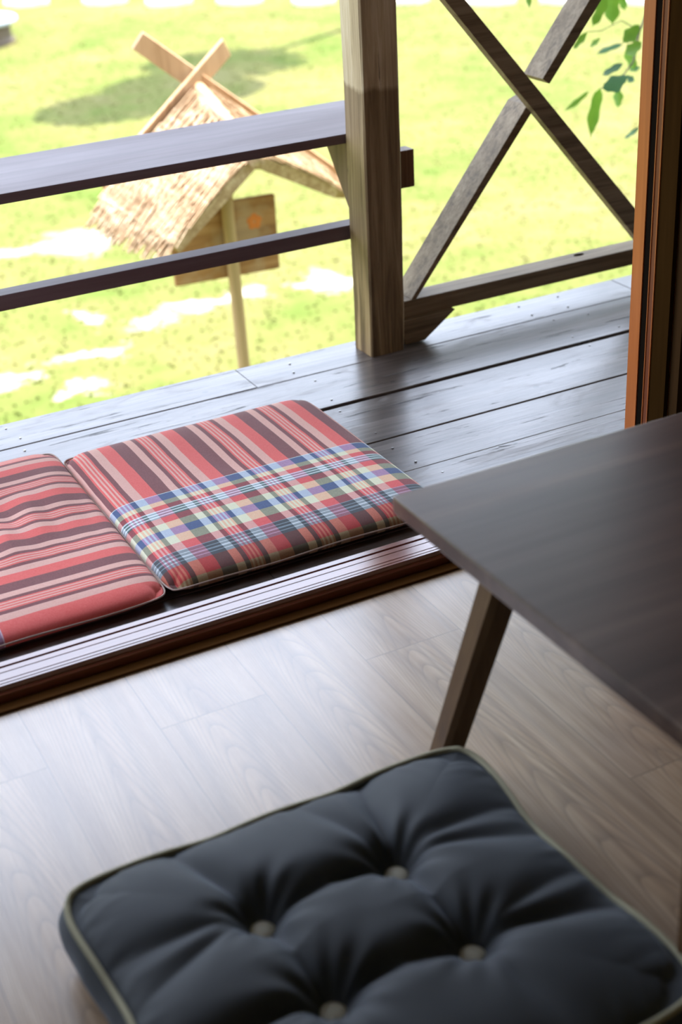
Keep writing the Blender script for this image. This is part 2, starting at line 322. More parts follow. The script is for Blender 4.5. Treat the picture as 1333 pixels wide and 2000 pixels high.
def cloth_material(name, ulen, vlen, u0, split, fold_v=0.05, ufold=9.0):
    """woven stripes; u across the stripes, v along them from the patterned end (object coordinates, corner at 0,0)"""
    t = NT(name); tc = t.new('ShaderNodeTexCoord'); sep = t.new('ShaderNodeSeparateXYZ'); t.link(tc.outputs['Object'], sep.inputs[0])
    per = 0.142
    wob = t.noise(t.coord('Object'), 7, 2, 0.5)
    u = t.math('ADD', sep.outputs['X'], t.math('MULTIPLY', t.math('SUBTRACT', wob, 0.5), 0.006))
    u = t.math('MINIMUM', u, ufold)
    ph = t.math('FRACT', t.math('DIVIDE', t.math('ADD', t.math('SUBTRACT', u, u0), per*10), per))
    Cc, Mm, Pp = (0, 1, 0), (1, 0, 0), (0, 0, 0)
    seq = [(0.0, Cc), (0.20, Mm), (0.407, Pp), (0.525, Mm), (0.59, Cc)]
    a = 0.59; st = 0.0286
    for k in range(3): seq += [(a+st*(1+2*k), Pp), (a+st*(2+2*k), Cc)]
    seq += [(a+0.2, Mm), (0.86, Pp)]
    cls = t.ramp(ph, seq, 'CONSTANT'); sc = t.new('ShaderNodeSeparateColor'); t.link(cls, sc.inputs[0])
    v = sep.outputs['Y']; vn = t.math('DIVIDE', v, vlen, True)
    # weft rows from the fold (v=0) inwards: colour per warp class (maroon, coral, pale)
    sM, sC, sP = (130, 76, 76), (236, 106, 98), (234, 182, 166)
    rows = {
     'stripe': (sM, sC, sP), 'blue': ((66, 92, 134), (174, 138, 172), (186, 200, 214)), 'cream': ((146, 150, 124), (238, 196, 160), (232, 232, 200)),
     'red': ((142, 64, 68), (228, 92, 92), (228, 168, 158)), 'ldark': ((66, 96, 92), (160, 120, 134), (160, 182, 186)), 'llight': ((190, 205, 205), (225, 200, 215), (232, 238, 240)),
     'slate': ((54, 68, 74), (146, 94, 108), (140, 154, 158)), 'slight': ((120, 140, 150), (190, 150, 170), (205, 215, 220)), 'rust': ((88, 42, 34), (178, 48, 44), (196, 108, 84)), 'olive': ((80, 74, 50), (150, 110, 70), (170, 150, 110))}
    order = []
    def row(kind, w): order.append((kind, w))
    row('olive', 0.010); row('rust', fold_v-0.010)
    for _ in range(4): row('slate', 0.0085); row('slight', 0.0032)
    row('red', 0.027); row('cream', 0.030); row('blue', 0.028); row('cream', 0.026); row('red', 0.022)
    for _ in range(3): row('ldark', 0.0055); row('llight', 0.0045)
    row('red', 0.019); row('cream', 0.018); row('blue', 0.027)
    total = sum(w for _, w in order); k = split/total
    stops = []; p = 0
    for kind, w in order: stops.append((kind, p*k/vlen)); p += w
    stops.append(('llight', split/vlen)); stops.append(('stripe', (split+0.0022)/vlen))
    def R(i): return t.ramp(vn, [(pp, srgb(*rows[kk][i])) for kk, pp in stops], 'CONSTANT')
    cm, cc, cpp = R(0), R(1), R(2)
    col = t.mix(sc.outputs[0], t.mix(sc.outputs[1], cpp, cc), cm)
    # weave and fading
    wv = t.coord('Object', scale=(1, 0.25, 1)); w1 = t.noise(wv, 700, 2, 0.6); w2 = t.noise(t.coord('Object', scale=(0.25, 1, 1)), 700, 2, 0.6)
    w = t.math('MULTIPLY', t.math('ADD', w1, w2), 0.5)
    col = t.mix(0.32, col, t.ramp(w, [(0.35, (0.12, 0.08, 0.09)), (0.65, (0.86, 0.78, 0.76))]), 'SOFT_LIGHT')
    col = t.mix(t.math('MULTIPLY', t.noise(t.coord('Object'), 8, 4, 0.6), 0.12), col, (0.62, 0.5, 0.5))
    t.set(col, 0.85, 0.15); t.b.inputs['Sheen Weight'].default_value = 0.15
    t.bump(w, 0.35, 0.0006); return t.m

# ================================================================== SETTING
lawn_bm = bmesh.new()
NL = 40
gv = [[lawn_bm.verts.new((-40+100*i/NL, 3.2+110*(j/NL)**1.6, GROUND + 0.05*(noise.noise(Vector((i*0.9, j*0.9, 0)))))) for i in range(NL+1)] for j in range(NL+1)]
for j in range(NL):
    for i in range(NL): lawn_bm.faces.new((gv[j][i], gv[j][i+1], gv[j+1][i+1], gv[j+1][i]))
# flat and thick: keep it simple under the things that stand on it
for v in lawn_bm.verts: v.co.z = GROUND
ground = tag(obj('ground', lawn_bm, M['lawn']), 'sunlit green and yellow lawn below the veranda with bare pale patches', 'lawn', kind='structure')

def grass_blades():
    rnd = random.Random(3); V = []; F = []
    n = 0
    while n < 15000:
        y = 4.2 + 16*rnd.random()**1.15; x = y*rnd.uniform(0.10, 0.86)
        if x < 0.2 and y < 5: continue
        n += 1; h = rnd.uniform(0.008, 0.018); w = rnd.uniform(0.006, 0.012)*(1+y*0.07); a = rnd.random()*2*PI; b = rnd.random()*2*PI; l = h*0.6
        dx, dy = math.cos(a)*w, math.sin(a)*w; k = len(V)
        V += [(x-dx, y-dy, GROUND), (x+dx, y+dy, GROUND), (x+math.cos(b)*l, y+math.sin(b)*l, GROUND+h)]; F.append((k, k+1, k+2))
    me = bpy.data.meshes.new('grass'); me.from_pydata(V, [], F)
    me.normals_split_custom_set([(0, 0, 1)]*len(me.loops))
    return link_mesh('grass', me, M['blade'])
gr = grass_blades(); gr.parent = ground; gr['kind'] = 'stuff'

# indoor floor and sub-structure
tag(obj('floor', box(-1.6, 3.4, -2.2, 1.987, -0.12, 0.0), M['floor']), kind='structure')
# veranda deck: weathered boards
deck = bmesh.new()
bounds = [1.99, 2.071, 2.279, 2.4385, 2.658, 2.852, 2.99]; gaps = [0.0015, 0.0015, 0.0025, 0.0150, 0.0025, 0.0025]
joints = {0: [0.845], 1: [-0.5, 2.6], 2: [-1.2, 3.0], 3: [-0.2, 3.3], 4: [0.1, 2.8], 5: [-0.6, 1.182, 2.30]}
rnd = random.Random(5)
for i in range(6):
    y0 = bounds[i]; y1 = bounds[i+1]-gaps[i]
    if i == 3: y0 = bounds[i]
    xs = [-1.6] + joints[i] + [5.0]
    for a, b in zip(xs[:-1], xs[1:]):
        dz = rnd.uniform(-0.0008, 0.0008)
        add_box(deck, a+0.0008, b-0.0008, y0+0.0005, y1, -0.035, dz, 0.0022, 2)
deck_o = tag(obj('deck', deck, M['deck']), kind='structure')
nails = bmesh.new()
for xj in (0.62, 1.30, 1.98, 2.1, 0.0):
    for i in range(1, 6):
        for yy in (bounds[i]+0.035, bounds[i+1]-0.04):
            m = Matrix.Translation((xj+rnd.uniform(-0.02, 0.02), yy+rnd.uniform(-0.01, 0.01), 0.0008))
            bmesh.ops.create_cone(nails, cap_ends=True, segments=10, radius1=0.003, radius2=0.0026, depth=0.0016, matrix=m)
o = obj('nail', nails, M['nail'], deck_o); o['kind'] = 'stuff'
tag(obj('deck_joist', box(-1.6, 5.0, 2.00, 2.95, -0.22, -0.036), M['soffit']), kind='structure')

# threshold with its sliding tracks
prof = [(1.990, 0.0), (1.990, 0.024), (1.987, 0.030), (1.975, 0.030), (1.974, 0.024), (1.970, 0.024), (1.969, 0.030), (1.9570, 0.030), (1.9565, 0.0275), (1.9550, 0.0275), (1.9545, 0.030),
        (1.9350, 0.030), (1.9345, 0.0275), (1.9330, 0.0275), (1.9325, 0.030), (1.9262, 0.030), (1.9257, 0.0275), (1.9242, 0.0275), (1.9237, 0.030), (1.919, 0.030), (1.9178, 0.0285), (1.9172, 0.0215), (1.9150, 0.0205), (1.9115, 0.0205), (1.9100, 0.0190), (1.9100, 0.0)]
sb = bmesh.new(); add_hull(sb, [(-0.45, y, z+0.0) for y, z in prof], [(1.70, y, z) for y, z in prof])
sill = tag(obj('trim_1', sb, M['sill']), 'glossy red brown door sill with thin parallel track grooves', 'door sill', kind='structure')
tag(obj('trim_2', box(-0.45, 1.70, 1.886, 1.9095, 0.0, 0.005, 0.0015), M['trim']), kind='structure')

# right door jamb (profile in plan, extruded upwards)
def plan_prism(pts, z0, z1):
    return add_hull(bmesh.new(), [(x, y, z0) for x, y in pts], [(x, y, z1) for x, y in pts])
JZ0, JZ1 = 0.030, 2.2
j = tag(obj('door_1', plan_prism([(1.620, 2.041), (1.620, 2.010), (1.640, 2.010), (1.640, 1.991), (1.6195, 1.991), (1.6195, 1.9892), (1.6225, 1.9892), (1.6225, 1.9765), (1.6195, 1.9765), (1.6195, 1.9745), (1.632, 1.9745), (1.632, 1.93), (1.74, 1.93), (1.74, 2.041)], JZ0-0.03, JZ1), M['jamb']), 'varnished orange brown door jamb with vertical grooves', 'door frame', kind='structure')
obj('groove_shade', plan_prism([(1.6225, 2.0098), (1.6395, 2.0098), (1.6395, 1.9912), (1.6225, 1.9912)], 0.03, JZ1), M['groove'], j)  # dark fill painting in the shade of the unlit groove
obj('inset_strip', plan_prism([(1.6212, 1.9890), (1.6212, 1.9767), (1.6224, 1.9767), (1.6224, 1.9890)], 0.03, JZ1), M['rust'], j)
tag(obj('trim_3', plan_prism([(1.622, 1.9740), (1.622, 1.930), (1.631, 1.930), (1.631, 1.9740)], 0.03, JZ1), M['dark_jamb']), kind='structure')
tag(obj('wall_right_of_door', box(1.632, 5.0, 1.905, 1.9295, 0.0, 2.4), M['wall']), kind='structure')
tag(obj('wall_outside', box(1.742, 5.0, 1.93, 2.03, 0.0, 2.4), M['wall']), kind='structure')
tag(obj('wall_left_of_door', box(-1.6, -0.45, 1.905, 1.99, 0.0, 2.4), M['wall']), kind='structure')
tag(obj('wall_above_door', box(-0.45, 1.632, 1.905, 1.99, 2.2, 2.4), M['wall']), kind='structure')
tag(obj('wall_left', box(-1.7, -1.6, -2.2, 1.99, 0.0, 2.4), M['wall']), kind='structure')
tag(obj('wall_right', box(3.4, 3.5, -2.2, 1.905, 0.0, 2.4), M['plaster']), kind='structure')
tag(obj('wall_back', box(-1.7, 3.5, -2.3, -2.2, 0.0, 2.4), M['plaster']), kind='structure')
tag(obj('ceiling', box(-1.7, 3.5, -2.3, 1.99, 2.4, 2.46), M['plaster']), kind='structure')
# veranda roof
tag(obj('roof', add_hull(bmesh.new(), [(-0.9, 1.99, 2.52), (6.0, 1.99, 2.52), (6.0, 3.95, 2.26), (-0.9, 3.95, 2.26)], [(-0.9, 1.99, 2.57), (6.0, 1.99, 2.57), (6.0, 3.95, 2.31), (-0.9, 3.95, 2.31)]), M['soffit']), kind='structure')

# ================================================================== VERANDA POST AND RAILS
pb = bmesh.new()
lv = []
for z, (x0, x1, y0, y1) in [(0, (1.492, 1.584, 2.862, 2.948)), (0.12, (1.494, 1.588, 2.862, 2.952)), (0.5, (1.497, 1.592, 2.862, 2.957)), (1.0, (1.499, 1.594, 2.862, 2.959)), (2.37, (1.50, 1.595, 2.862, 2.96))]:
    n = 10; ring = []
    cor = [(x0, y0), (x1, y0), (x1, y1), (x0, y1)]
    c = 0.004
    for q in range(4):
        a = Vector(cor[q]); b = Vector(cor[(q+1) % 4]); d = (b-a).normalized()
        ring += [a + d*c, b - d*c]
    lv.append((z, ring))
# subdivide upward for slight hand-hewn waviness
rows_ = []
for i in range(len(lv)-1):
    z0, r0 = lv[i]; z1, r1 = lv[i+1]; k = max(2, int((z1-z0)/0.06))
    for s_ in range(k + (1 if i == len(lv)-2 else 0)):
        f = s_/k; z = z0+(z1-z0)*f
        rows_.append([pb.verts.new(((r0[q]*(1-f)+r1[q]*f).x + 0.0016*noise.noise(Vector((q*3.1, z*7, 0))), (r0[q]*(1-f)+r1[q]*f).y + 0.0016*noise.noise(Vector((q*3.1, z*7, 5))), z)) for q in range(8)])
for A, B in zip(rows_[:-1], rows_[1:]):
    for q in range(8): pb.faces.new((A[q], A[(q+1) % 8], B[(q+1) % 8], B[q]))
pb.faces.new(rows_[0][::-1]); pb.faces.new(rows_[-1])
post = obj('veranda_post', pb, M['post'])
tag(post, 'weathered square timber post on the deck edge, darker below a stain line', 'post')

def top_plank():
    bm = bmesh.new()
    add_hull(bm, [(-1.2, 2.958, 0.500), (1.600, 2.958, 0.500), (1.665, 3.285, 0.500), (-1.2, 3.235, 0.500)], [(-1.2, 2.958, 0.522), (1.600, 2.958, 0.522), (1.665, 3.285, 0.522), (-1.2, 3.235, 0.522)], 0.0015)
    return bm
seat = empty('bench_rail', (0.2, 3.1, 0.50))
tag(seat, 'wide purple brown plank rail running left from the post, above the narrow rail', 'railing')
def child(name, bm, mat, root, **k):
    o = obj(name, local(bm, root.location), mat, root, **k); return o
child('plank', top_plank(), M['rail'], seat)
child('bracket', add_hull(bmesh.new(), [(1.500, 2.9605, 0.345), (1.500, 3.062, 0.474), (1.500, 3.066, 0.4995), (1.500, 2.9605, 0.4995)], [(1.56, 2.9605, 0.345), (1.56, 3.062, 0.474), (1.56, 3.066, 0.4995), (1.56, 2.9605, 0.4995)], 0.001), M['bracket'], seat)
child('cleat', box(1.565, 1.681, 2.9605, 3.0, 0.368, 0.458, 0.0015), M['bracket'], seat)
lr = obj('lower_rail', box(-1.2, 1.56, 2.9605, 3.008, 0.270, 0.305, 0.0015), M['rail'])
tag(lr, 'narrow dark brown wooden rail below the wide plank rail, left of the post', 'railing')

# cross-braced panel to the right of the post
xb = empty('cross_brace_panel', (2.0, 2.92, 0.0))
tag(xb, 'cross-braced timber railing panel between the post and the door jamb', 'railing')
def bar(front, y0, y1, bev=0.0015):
    return add_hull(bmesh.new(), [(x, y0, z) for x, z in front], [(x, y1, z) for x, z in front], bev)
def xl(z): return 1.639 + (z-0.12)*(2.139-1.639)/(0.751-0.12)
def xr(z): return 1.679 + (z-0.15)*(2.174-1.679)/(0.747-0.15)
child('rising_brace', bar([(xl(0.108), 0.108), (xr(0.108), 0.108), (xr(0.545), 0.545), (xl(0.53), 0.53)], 2.901, 2.985), M['brace'], xb)
child('rising_brace', bar([(xl(0.585), 0.585), (xr(0.571), 0.571), (xr(0.999), 0.999), (xl(0.999), 0.999)], 2.901, 2.985), M['brace'], xb)
def zu(x): return 0.795 - (x-1.774)*(0.795-0.231)/(2.277-1.774)
def zl(x): return 0.801 - (x-1.72)*(0.801-0.169)/(2.269-1.72)
child('falling_brace', bar([(1.60, zl(1.60)), (1.60, zu(1.60)), (2.39, zu(2.39)), (2.36, zl(2.36))], 2.870, 2.900), M['brace'], xb)
rb = box(1.596, 2.398, 2.900, 2.965, 0.064, 0.1075, 0.002)
child('bottom_rail', rb, M['brace'], xb)
kb = bmesh.new(); bmesh.ops.create_cone(kb, cap_ends=True, segments=12, radius1=0.011, radius2=0.011, depth=0.0015, matrix=Matrix.Translation((2.16, 2.945, 0.1078)) @ Matrix.Diagonal((1.4, 0.7, 1, 1)))
child('bolt_hole', kb, M['groove'], xb)
child('foot_wedge', bar([(1.588, 0.064), (1.745, 0.064), (1.655, 0.0015), (1.60, 0.0015)], 2.885, 2.93), M['brace'], xb)
child('top_rail', box(1.596, 2.398, 2.885, 2.965, 1.0, 1.045, 0.002), M['brace'], xb)
tag(obj('veranda_post', box(2.400, 2.495, 2.862, 2.958, 0.0, 2.36, 0.003), M['post']), 'veranda post mostly hidden behind the door jamb', 'post')

# ================================================================== STRIPED SEAT CUSHIONS
def seat_cushion(name, ulen, vlen, H, mat, label, loc, rot, corners=None, seed=1, wr=0.0, world_pts=None):
    """flat cushion; local x across stripes 0..ulen, local y 0..vlen, origin at a corner"""
    root = empty(name, loc); root.rotation_euler = (0, 0, rot); tag(root, label, 'cushion', 'striped cotton cushions on the veranda deck')
    n = 110; bm = bmesh.new(); grid = {}
    def outline(s, t):   # s,t in -1..1 -> x,y with rounded corners
        r = 0.90
        m = max(abs(s), abs(t)); 
        if m < 1e-6: return 0.0, 0.0
        p = 26.0
        k = m/((abs(s)**p+abs(t)**p)**(1/p)); k = 1-(1-k)*m**4
        return s*k, t*k
    rr = random.Random(seed)
    def top(s, t, x, y):
        d = max(abs(s), abs(t)); e = (abs(s)**16+abs(t)**16)**(1/16.0); e = min(1, e)
        z = H*(1-e**14)**0.5*0.52 + H*0.47
        z += 0.004*(1-s*s)*(1-t*t)
        z += 0.0022*noise.noise(Vector((x*7, y*7, seed)))*(1-d**6)
        if wr:
            a = noise.noise(Vector((x*3.5+3, y*20, seed*2.0)))
            z += wr*a*max(0, 1-((s+0.15)/0.6)**2)*(1-abs(t)**8)
        return z
    N = n
    for j in range(N+1):
        for i in range(N+1):
            # denser near the edges
            s = math.sin((i/N-0.5)*PI*0.999)*0.35 + (2*i/N-1)*0.65; t = math.sin((j/N-0.5)*PI*0.999)*0.35 + (2*j/N-1)*0.65
            a, b = outline(s, t); x = (a+1)/2*ulen; y = (b+1)/2*vlen
            zt = top(s, t, x, y)
            e = min(1, (abs(s)**16+abs(t)**16)**(1/16.0))
            grid[i, j, 1] = bm.verts.new((x, y, zt))
            if 0 < i < N and 0 < j < N:
                grid[i, j, 0] = bm.verts.new((x, y, H*0.47*(1-(1-e**16)**0.5)+0.0008))
            else: grid[i, j, 0] = grid[i, j, 1]
    for j in range(N):
        for i in range(N):
            bm.faces.new([grid[q] for q in ((i, j, 1), (i+1, j, 1), (i+1, j+1, 1), (i, j+1, 1))])
            try: bm.faces.new([grid[q] for q in ((i, j+1, 0), (i+1, j+1, 0), (i+1, j, 0), (i, j, 0))])
            except ValueError: pass
    body = obj('cover', bm, mat, root, smooth=True)
    pts = []
    for k in range(400):
        f = k/400*4; sd = int(f); q = (f-sd)*2-1
        s, t = [(q, -1), (1, q), (-q, 1), (-1, -q)][sd]
        a, b = outline(s, t); pts.append(((a+1)/2*ulen, (b+1)/2*vlen, H*0.47))
    pc = [Vector((ulen/2, vlen/2, 0))]
    sm = bmesh.new(); add_tube(sm, [((p[0]-ulen/2)*1.002+ulen/2, (p[1]-vlen/2)*1.002+vlen/2, p[2]+0.0015*math.sin(i_*0.13)) for i_, p in enumerate(pts)], 0.0016, 6, True)
    obj('seam_piping', sm, M['seam'], root, smooth=True)
    return root
m2 = cloth_material('plaid_and_striped_cotton_a', 0.57, 0.635, 0.073, 0.319)
seat_cushion('seat_cushion', 0.570, 0.625, 0.042, m2, 'flat red striped cushion with a blue and cream plaid half, right of the other cushion', (0.655, 2.056, 0.0012), math.radians(0.2), seed=1)
m1 = cloth_material('plaid_and_striped_cotton_b', 0.685, 0.60, 0.075, 0.303, ufold=0.66)
# the left cushion is turned a quarter: its stripes run across, the plaid half lies at its left end
seat_cushion('seat_cushion', 0.685, 0.600, 0.040, m1, 'flat red and maroon striped cushion at the left edge, its stripes running sideways', (0.051, 2.735, 0.0012), -PI/2, seed=4, wr=0.011)

# ================================================================== LOW TABLE
tb = empty('low_table', (1.45, 1.15, 0.0)); tag(tb, 'low dark walnut table with splayed tapered legs at the right', 'table')
child('tabletop', box(0.816, 2.10, 0.80, 1.524, 0.373, 0.400, 0.0035), M['table'], tb)
def leg(tx, ty, fx, fy):
    a, b = 0.025, 0.019
    def ring(cx, cy_, z, r):
        c = r*0.35
        return [(cx-r+c, cy_-r, z), (cx+r-c, cy_-r, z), (cx+r, cy_-r+c, z), (cx+r, cy_+r-c, z), (cx+r-c, cy_+r, z), (cx-r+c, cy_+r, z), (cx-r, cy_+r-c, z), (cx-r, cy_-r+c, z)]
    return add_hull(bmesh.new(), ring(fx, fy, 0.0005, b), ring(tx, ty, 0.3728, a))
for tx, ty, fx, fy in ((0.900, 1.354, 0.800, 1.394), (0.918, 0.965, 0.819, 0.862), (2.016, 1.354, 2.10, 1.394), (2.016, 0.965, 2.10, 0.862)):
    child('leg', leg(tx, ty, fx, fy), M['leg'], tb)
child('apron', box(0.95, 1.97, 1.33, 1.352, 0.335, 0.3728, 0.001), M['leg'], tb)
child('apron', box(0.95, 1.97, 0.985, 1.007, 0.335, 0.3728, 0.001), M['leg'], tb)

# ================================================================== TUFTED FLOOR CUSHION
def tufted_cushion():
    cx, cyy = 0.530, 1.096; Wd, Dp, H = 0.590, 0.520, 0.088
    BT = [(-0.092, 0.090), (0.092, 0.091), (-0.076, -0.064), (0.102, -0.069)]
    root = empty('floor_cushion', (cx, cyy, 0.0)); tag(root, 'thick charcoal tufted floor cushion with cream buttons and piping, on the indoor floor', 'cushion')
    N = 220
    def outline(s, t):
        m = max(abs(s), abs(t))
        if m < 1e-6: return 0.0, 0.0
        p = 10.0; k = m/((abs(s)**p+abs(t)**p)**(1/p)); k = 1-(1-k)*m**2
        pull = 1-0.060*m**4*abs(s)**3*math.exp(-((t-0.15)/0.5)**2)
        pt_ = 1-0.012*m**4*abs(t)**3*math.exp(-(s/0.4)**2)
        return s*k*pull*Wd/2, t*k*pt_*Dp/2
    def edge_z(s, t):
        q = (t if abs(s) > abs(t) else s)
        return -0.006*math.exp(-((abs(q)-0.30)/0.16)**2) + 0.004*abs(q)**8
    def segd(p, a, b):
        ab = b-a; h = max(0, min(1, (p-a).dot(ab)/ab.length_squared)); return (p-(a+ab*h)).length, h
    B = [Vector(b) for b in BT]
    creases = [(B[0], B[1], .85), (B[0], B[2], .85), (B[1], B[3], .85), (B[2], B[3], .85)]
    rad = []
    ends = {0: [(-0.15, 0.275), (-0.285, 0.10), (-0.29, 0.02)], 1: [(0.13, 0.275), (0.02, 0.275), (0.285, 0.11), (0.285, 0.04)], 2: [(-0.285, -0.06), (-0.13, -0.275)], 3: [(0.285, -0.10), (0.285, -0.03), (0.13, -0.275)]}
    for k, L in ends.items():
        for q, en in enumerate(L): rad.append((B[k], Vector(en), 0.75 if q == 0 else 0.38))
    def top(s, t, x, y):
        p = Vector((x, y)); e = min(1.0, (abs(s)**8+abs(t)**8)**(1/8.0))
        z = H + 0.040*(1-e**3.0)**0.65
        z += edge_z(s, t)*e**3
        dm = min((p-b).length for b in B)
        A_ = [0.050/(1+(dm/0.034)**3.0)]
        for a, b, w in creases:
            d, h = segd(p, a, b); A_.append(w*0.050*math.exp(-(d/0.021)**1.3)*(0.55+0.45*abs(2*h-1)))
        for a, b, w in rad:
            d, h = segd(p, a, b); A_.append(w*0.044*math.exp(-(d/(0.011+0.016*h))**1.4)*(1-h)**0.5)
        z -= sum(q**3 for q in A_)**(1/3)
        # small gathers radiating from the buttons and from the piping
        for k, b in enumerate(B):
            v = p-b; r = v.length; an = math.atan2(v.y, v.x)
            z += 0.0016*math.sin(an*11+k*1.7+2*noise.noise(Vector((x*9, y*9, k))))*math.exp(-((r-0.045)/0.03)**2)
        q = (y if abs(s) > abs(t) else x)
        z += 0.0022*noise.noise(Vector((q*60, (1-e)*6, 3)))*math.exp(-((1-e)/0.14)**2)
        z += 0.003*noise.noise(Vector((x*11, y*11, 9)))
        if e > 0.97: z = z*(1-(e-0.97)/0.03) + (H+edge_z(s, t))*((e-0.97)/0.03)
        return z
    bm = bmesh.new(); g = {}
    for j in range(N+1):
        for i in range(N+1):
            s = 2*i/N-1; t = 2*j/N-1
            s = 0.75*s+0.25*math.sin(s*PI/2); t = 0.75*t+0.25*math.sin(t*PI/2)
            x, y = outline(s, t); g[i, j] = bm.verts.new((x, y, top(s, t, x, y)))
    for j in range(N):
        for i in range(N): bm.faces.new((g[i, j], g[i+1, j], g[i+1, j+1], g[i, j+1]))
    per = [(i, 0) for i in range(N)] + [(N, j) for j in range(N)] + [(N-i, N) for i in range(N)] + [(0, N-j) for j in range(N)]
    ring0 = [g[q] for q in per]; rim = [v.co.copy() for v in ring0]
    prev = ring0; L = 14
    for k in range(1, L+1):
        f = k/L; ring = []
        for n_, c in enumerate(rim):
            zb = 0.0125+0.004*noise.noise(Vector((c.x*6, c.y*6, 1)))
            z = c.z*(1-f)+zb*f; bul = 1+0.055*math.sin(PI*f)*(1+0.35*noise.noise(Vector((c.x*14, c.y*14, f*2)))) - 0.012*f
            ring.append(bm.verts.new((c.x*bul, c.y*bul, z + 0.002*math.sin(PI*f)*noise.noise(Vector((c.x*40, c.y*40, 3))))))
        for n_ in range(len(rim)): bm.faces.new((prev[n_], ring[n_], ring[(n_+1) % len(rim)], prev[(n_+1) % len(rim)]))
        prev = ring
    low = [v.co.copy() for v in prev]
    for f, z in ((0.9, 0.003), (0.6, 0.001)):
        ring = [bm.verts.new((c.x*f, c.y*f, z)) for c in low]
        for n_ in range(len(low)): bm.faces.new((prev[n_], ring[n_], ring[(n_+1) % len(low)], prev[(n_+1) % len(low)]))
        prev = ring
    bm.faces.new(prev)
    tops = [v.co.copy() for v in g.values()]
    obj('cover', bm, M['charcoal'], root, smooth=True)
    pp = bmesh.new(); add_tube(pp, [(c.x*1.006, c.y*1.006, c.z+0.001) for c in rim[::3]], 0.0042, 8, True); obj('piping', pp, M['piping'], root, smooth=True)
    pp = bmesh.new(); add_tube(pp, [(c.x*1.006, c.y*1.006, c.z-0.001) for c in low[::3]], 0.0042, 8, True); obj('piping', pp, M['piping'], root, smooth=True)
    for b in B:
        z = min(c.z for c in tops if (Vector((c.x, c.y))-b).length < 0.008)
        q = bmesh.new(); bmesh.ops.create_uvsphere(q, u_segments=24, v_segments=12, radius=0.0165)
        for v in q.verts: v.co.z = v.co.z*0.42
        o = obj('button', q, M['button'], root, smooth=True); o.location = (b.x, b.y, z+0.0125)
tufted_cushion()

# ================================================================== THATCHED SIGN ON THE LAWN
sg = empty('thatched_sign', (1.93, 4.80, GROUND)); tag(sg, 'wooden signboard on a pole under a little thatched roof, standing on the lawn', 'sign')
child('pole', add_tube(bmesh.new(), [(1.945, 4.80, GROUND-0.05), (1.94, 4.80, -0.8), (1.93, 4.80, -0.2), (1.93, 4.80, 0.02)], 0.024, 12), M['pole'], sg, smooth=True)
def board_material():
    t = NT('painted_signboard'); v = t.coord('Object', scale=(0.06, 1, 1)); n = t.noise(v, 20, 5, 0.6, 0.4)
    c = t.ramp(n, [(0.35, (0.20, 0.085, 0.03)), (0.5, (0.30, 0.14, 0.05)), (0.65, (0.40, 0.21, 0.09))])
    b = t.noise(t.coord('Object'), 6, 3, 0.6); c = t.mix(t.math('MULTIPLY', t.ramp(b, [(0.48, (0, 0, 0)), (0.6, (1, 1, 1))]), 0.5), c, (0.42, 0.30, 0.2))
    t.set(c, 0.6, 0.3); return t.m
brd = bmesh.new(); add_hull(brd, [(1.708, 4.828, -0.425), (2.138, 4.828, -0.437), (2.138, 4.828, -0.146), (1.708, 4.828, -0.134)], [(1.708, 4.850, -0.425), (2.138, 4.850, -0.437), (2.138, 4.850, -0.146), (1.708, 4.850, -0.134)], 0.008, 3)
child('board', brd, board_material(), sg)
M['orange_paint'] = plain('orange_paint', (0.55, 0.16, 0.03), 0.6, 0.3, 40, 0.2)
fl = bmesh.new()
for k in range(5):
    a = k*2*PI/5+0.3; m = Matrix.Translation((2.045+0.018*math.cos(a), 4.8275, -0.235+0.018*math.sin(a)))
    bmesh.ops.create_uvsphere(fl, u_segments=12, v_segments=8, radius=0.014, matrix=m @ Matrix.Diagonal((1, 0.12, 1, 1)))
child('painted_flower', fl, M['orange_paint'], sg)
NA = Vector((1.982, 4.62, 0.02)); FA = Vector((2.039, 5.25, 0.15)); NL_ = Vector((1.619, 4.50, -0.19)); FL_ = Vector((1.539, 5.0, -0.13)); NR_ = Vector((2.346, 4.75, -0.18)); FR_ = Vector((2.568, 5.1, -0.30))
def slope(a, b, c, d, th=0.045):
    """a,b ridge near/far; c,d eave near/far"""
    up = (b-a).cross(c-a).normalized(); up = up if up.z > 0 else -up
    bm = bmesh.new(); add_hull(bm, [a-up*0.0, c, d, b], [a+up*th, c+up*th, d+up*th, b+up*th]); return bm, up
for (a, b, c, d) in ((NA, FA, NL_, FL_), (NA, FA, NR_, FR_)):
    bm, up = slope(a, b, c, d)
    child('thatch_slope', bm, M['straw'], sg)
    st = bmesh.new(); rn = random.Random(2)
    for k in range(1100):
        f = rn.random(); g0 = rn.uniform(0, 0.75); g1 = g0 + rn.uniform(0.25, 0.4)
        if k < 330: g0, g1 = rn.uniform(0.65, 0.85), rn.uniform(1.0, 1.20)
        R0 = a.lerp(b, f); E0 = c.lerp(d, f)
        off = up*(0.047+rn.uniform(0, 0.014)); f2 = f+rn.uniform(-0.05, 0.05); E1 = c.lerp(d, f2)
        p = R0.lerp(E0, g0)+off; q = R0.lerp(E1, g1)+off-Vector((0, 0, 0.045*max(0, g1-0.95)*3)) - up*0.01*g1
        w = (b-a).normalized()*rn.uniform(0.003, 0.006); h = up*0.004
        v = [st.verts.new(x) for x in (p-w, p+w, q+w*0.5, q-w*0.5)]; v2 = [st.verts.new(x) for x in (p-w+h, p+w+h, q+w*0.5+h, q-w*0.5+h)]
        st.faces.new(v[::-1]); st.faces.new(v2)
        for i in range(4): st.faces.new((v[i], v[(i+1) % 4], v2[(i+1) % 4], v2[i]))
    o = child('straw', st, M['straw'], sg); o['kind'] = 'stuff'
st = bmesh.new()
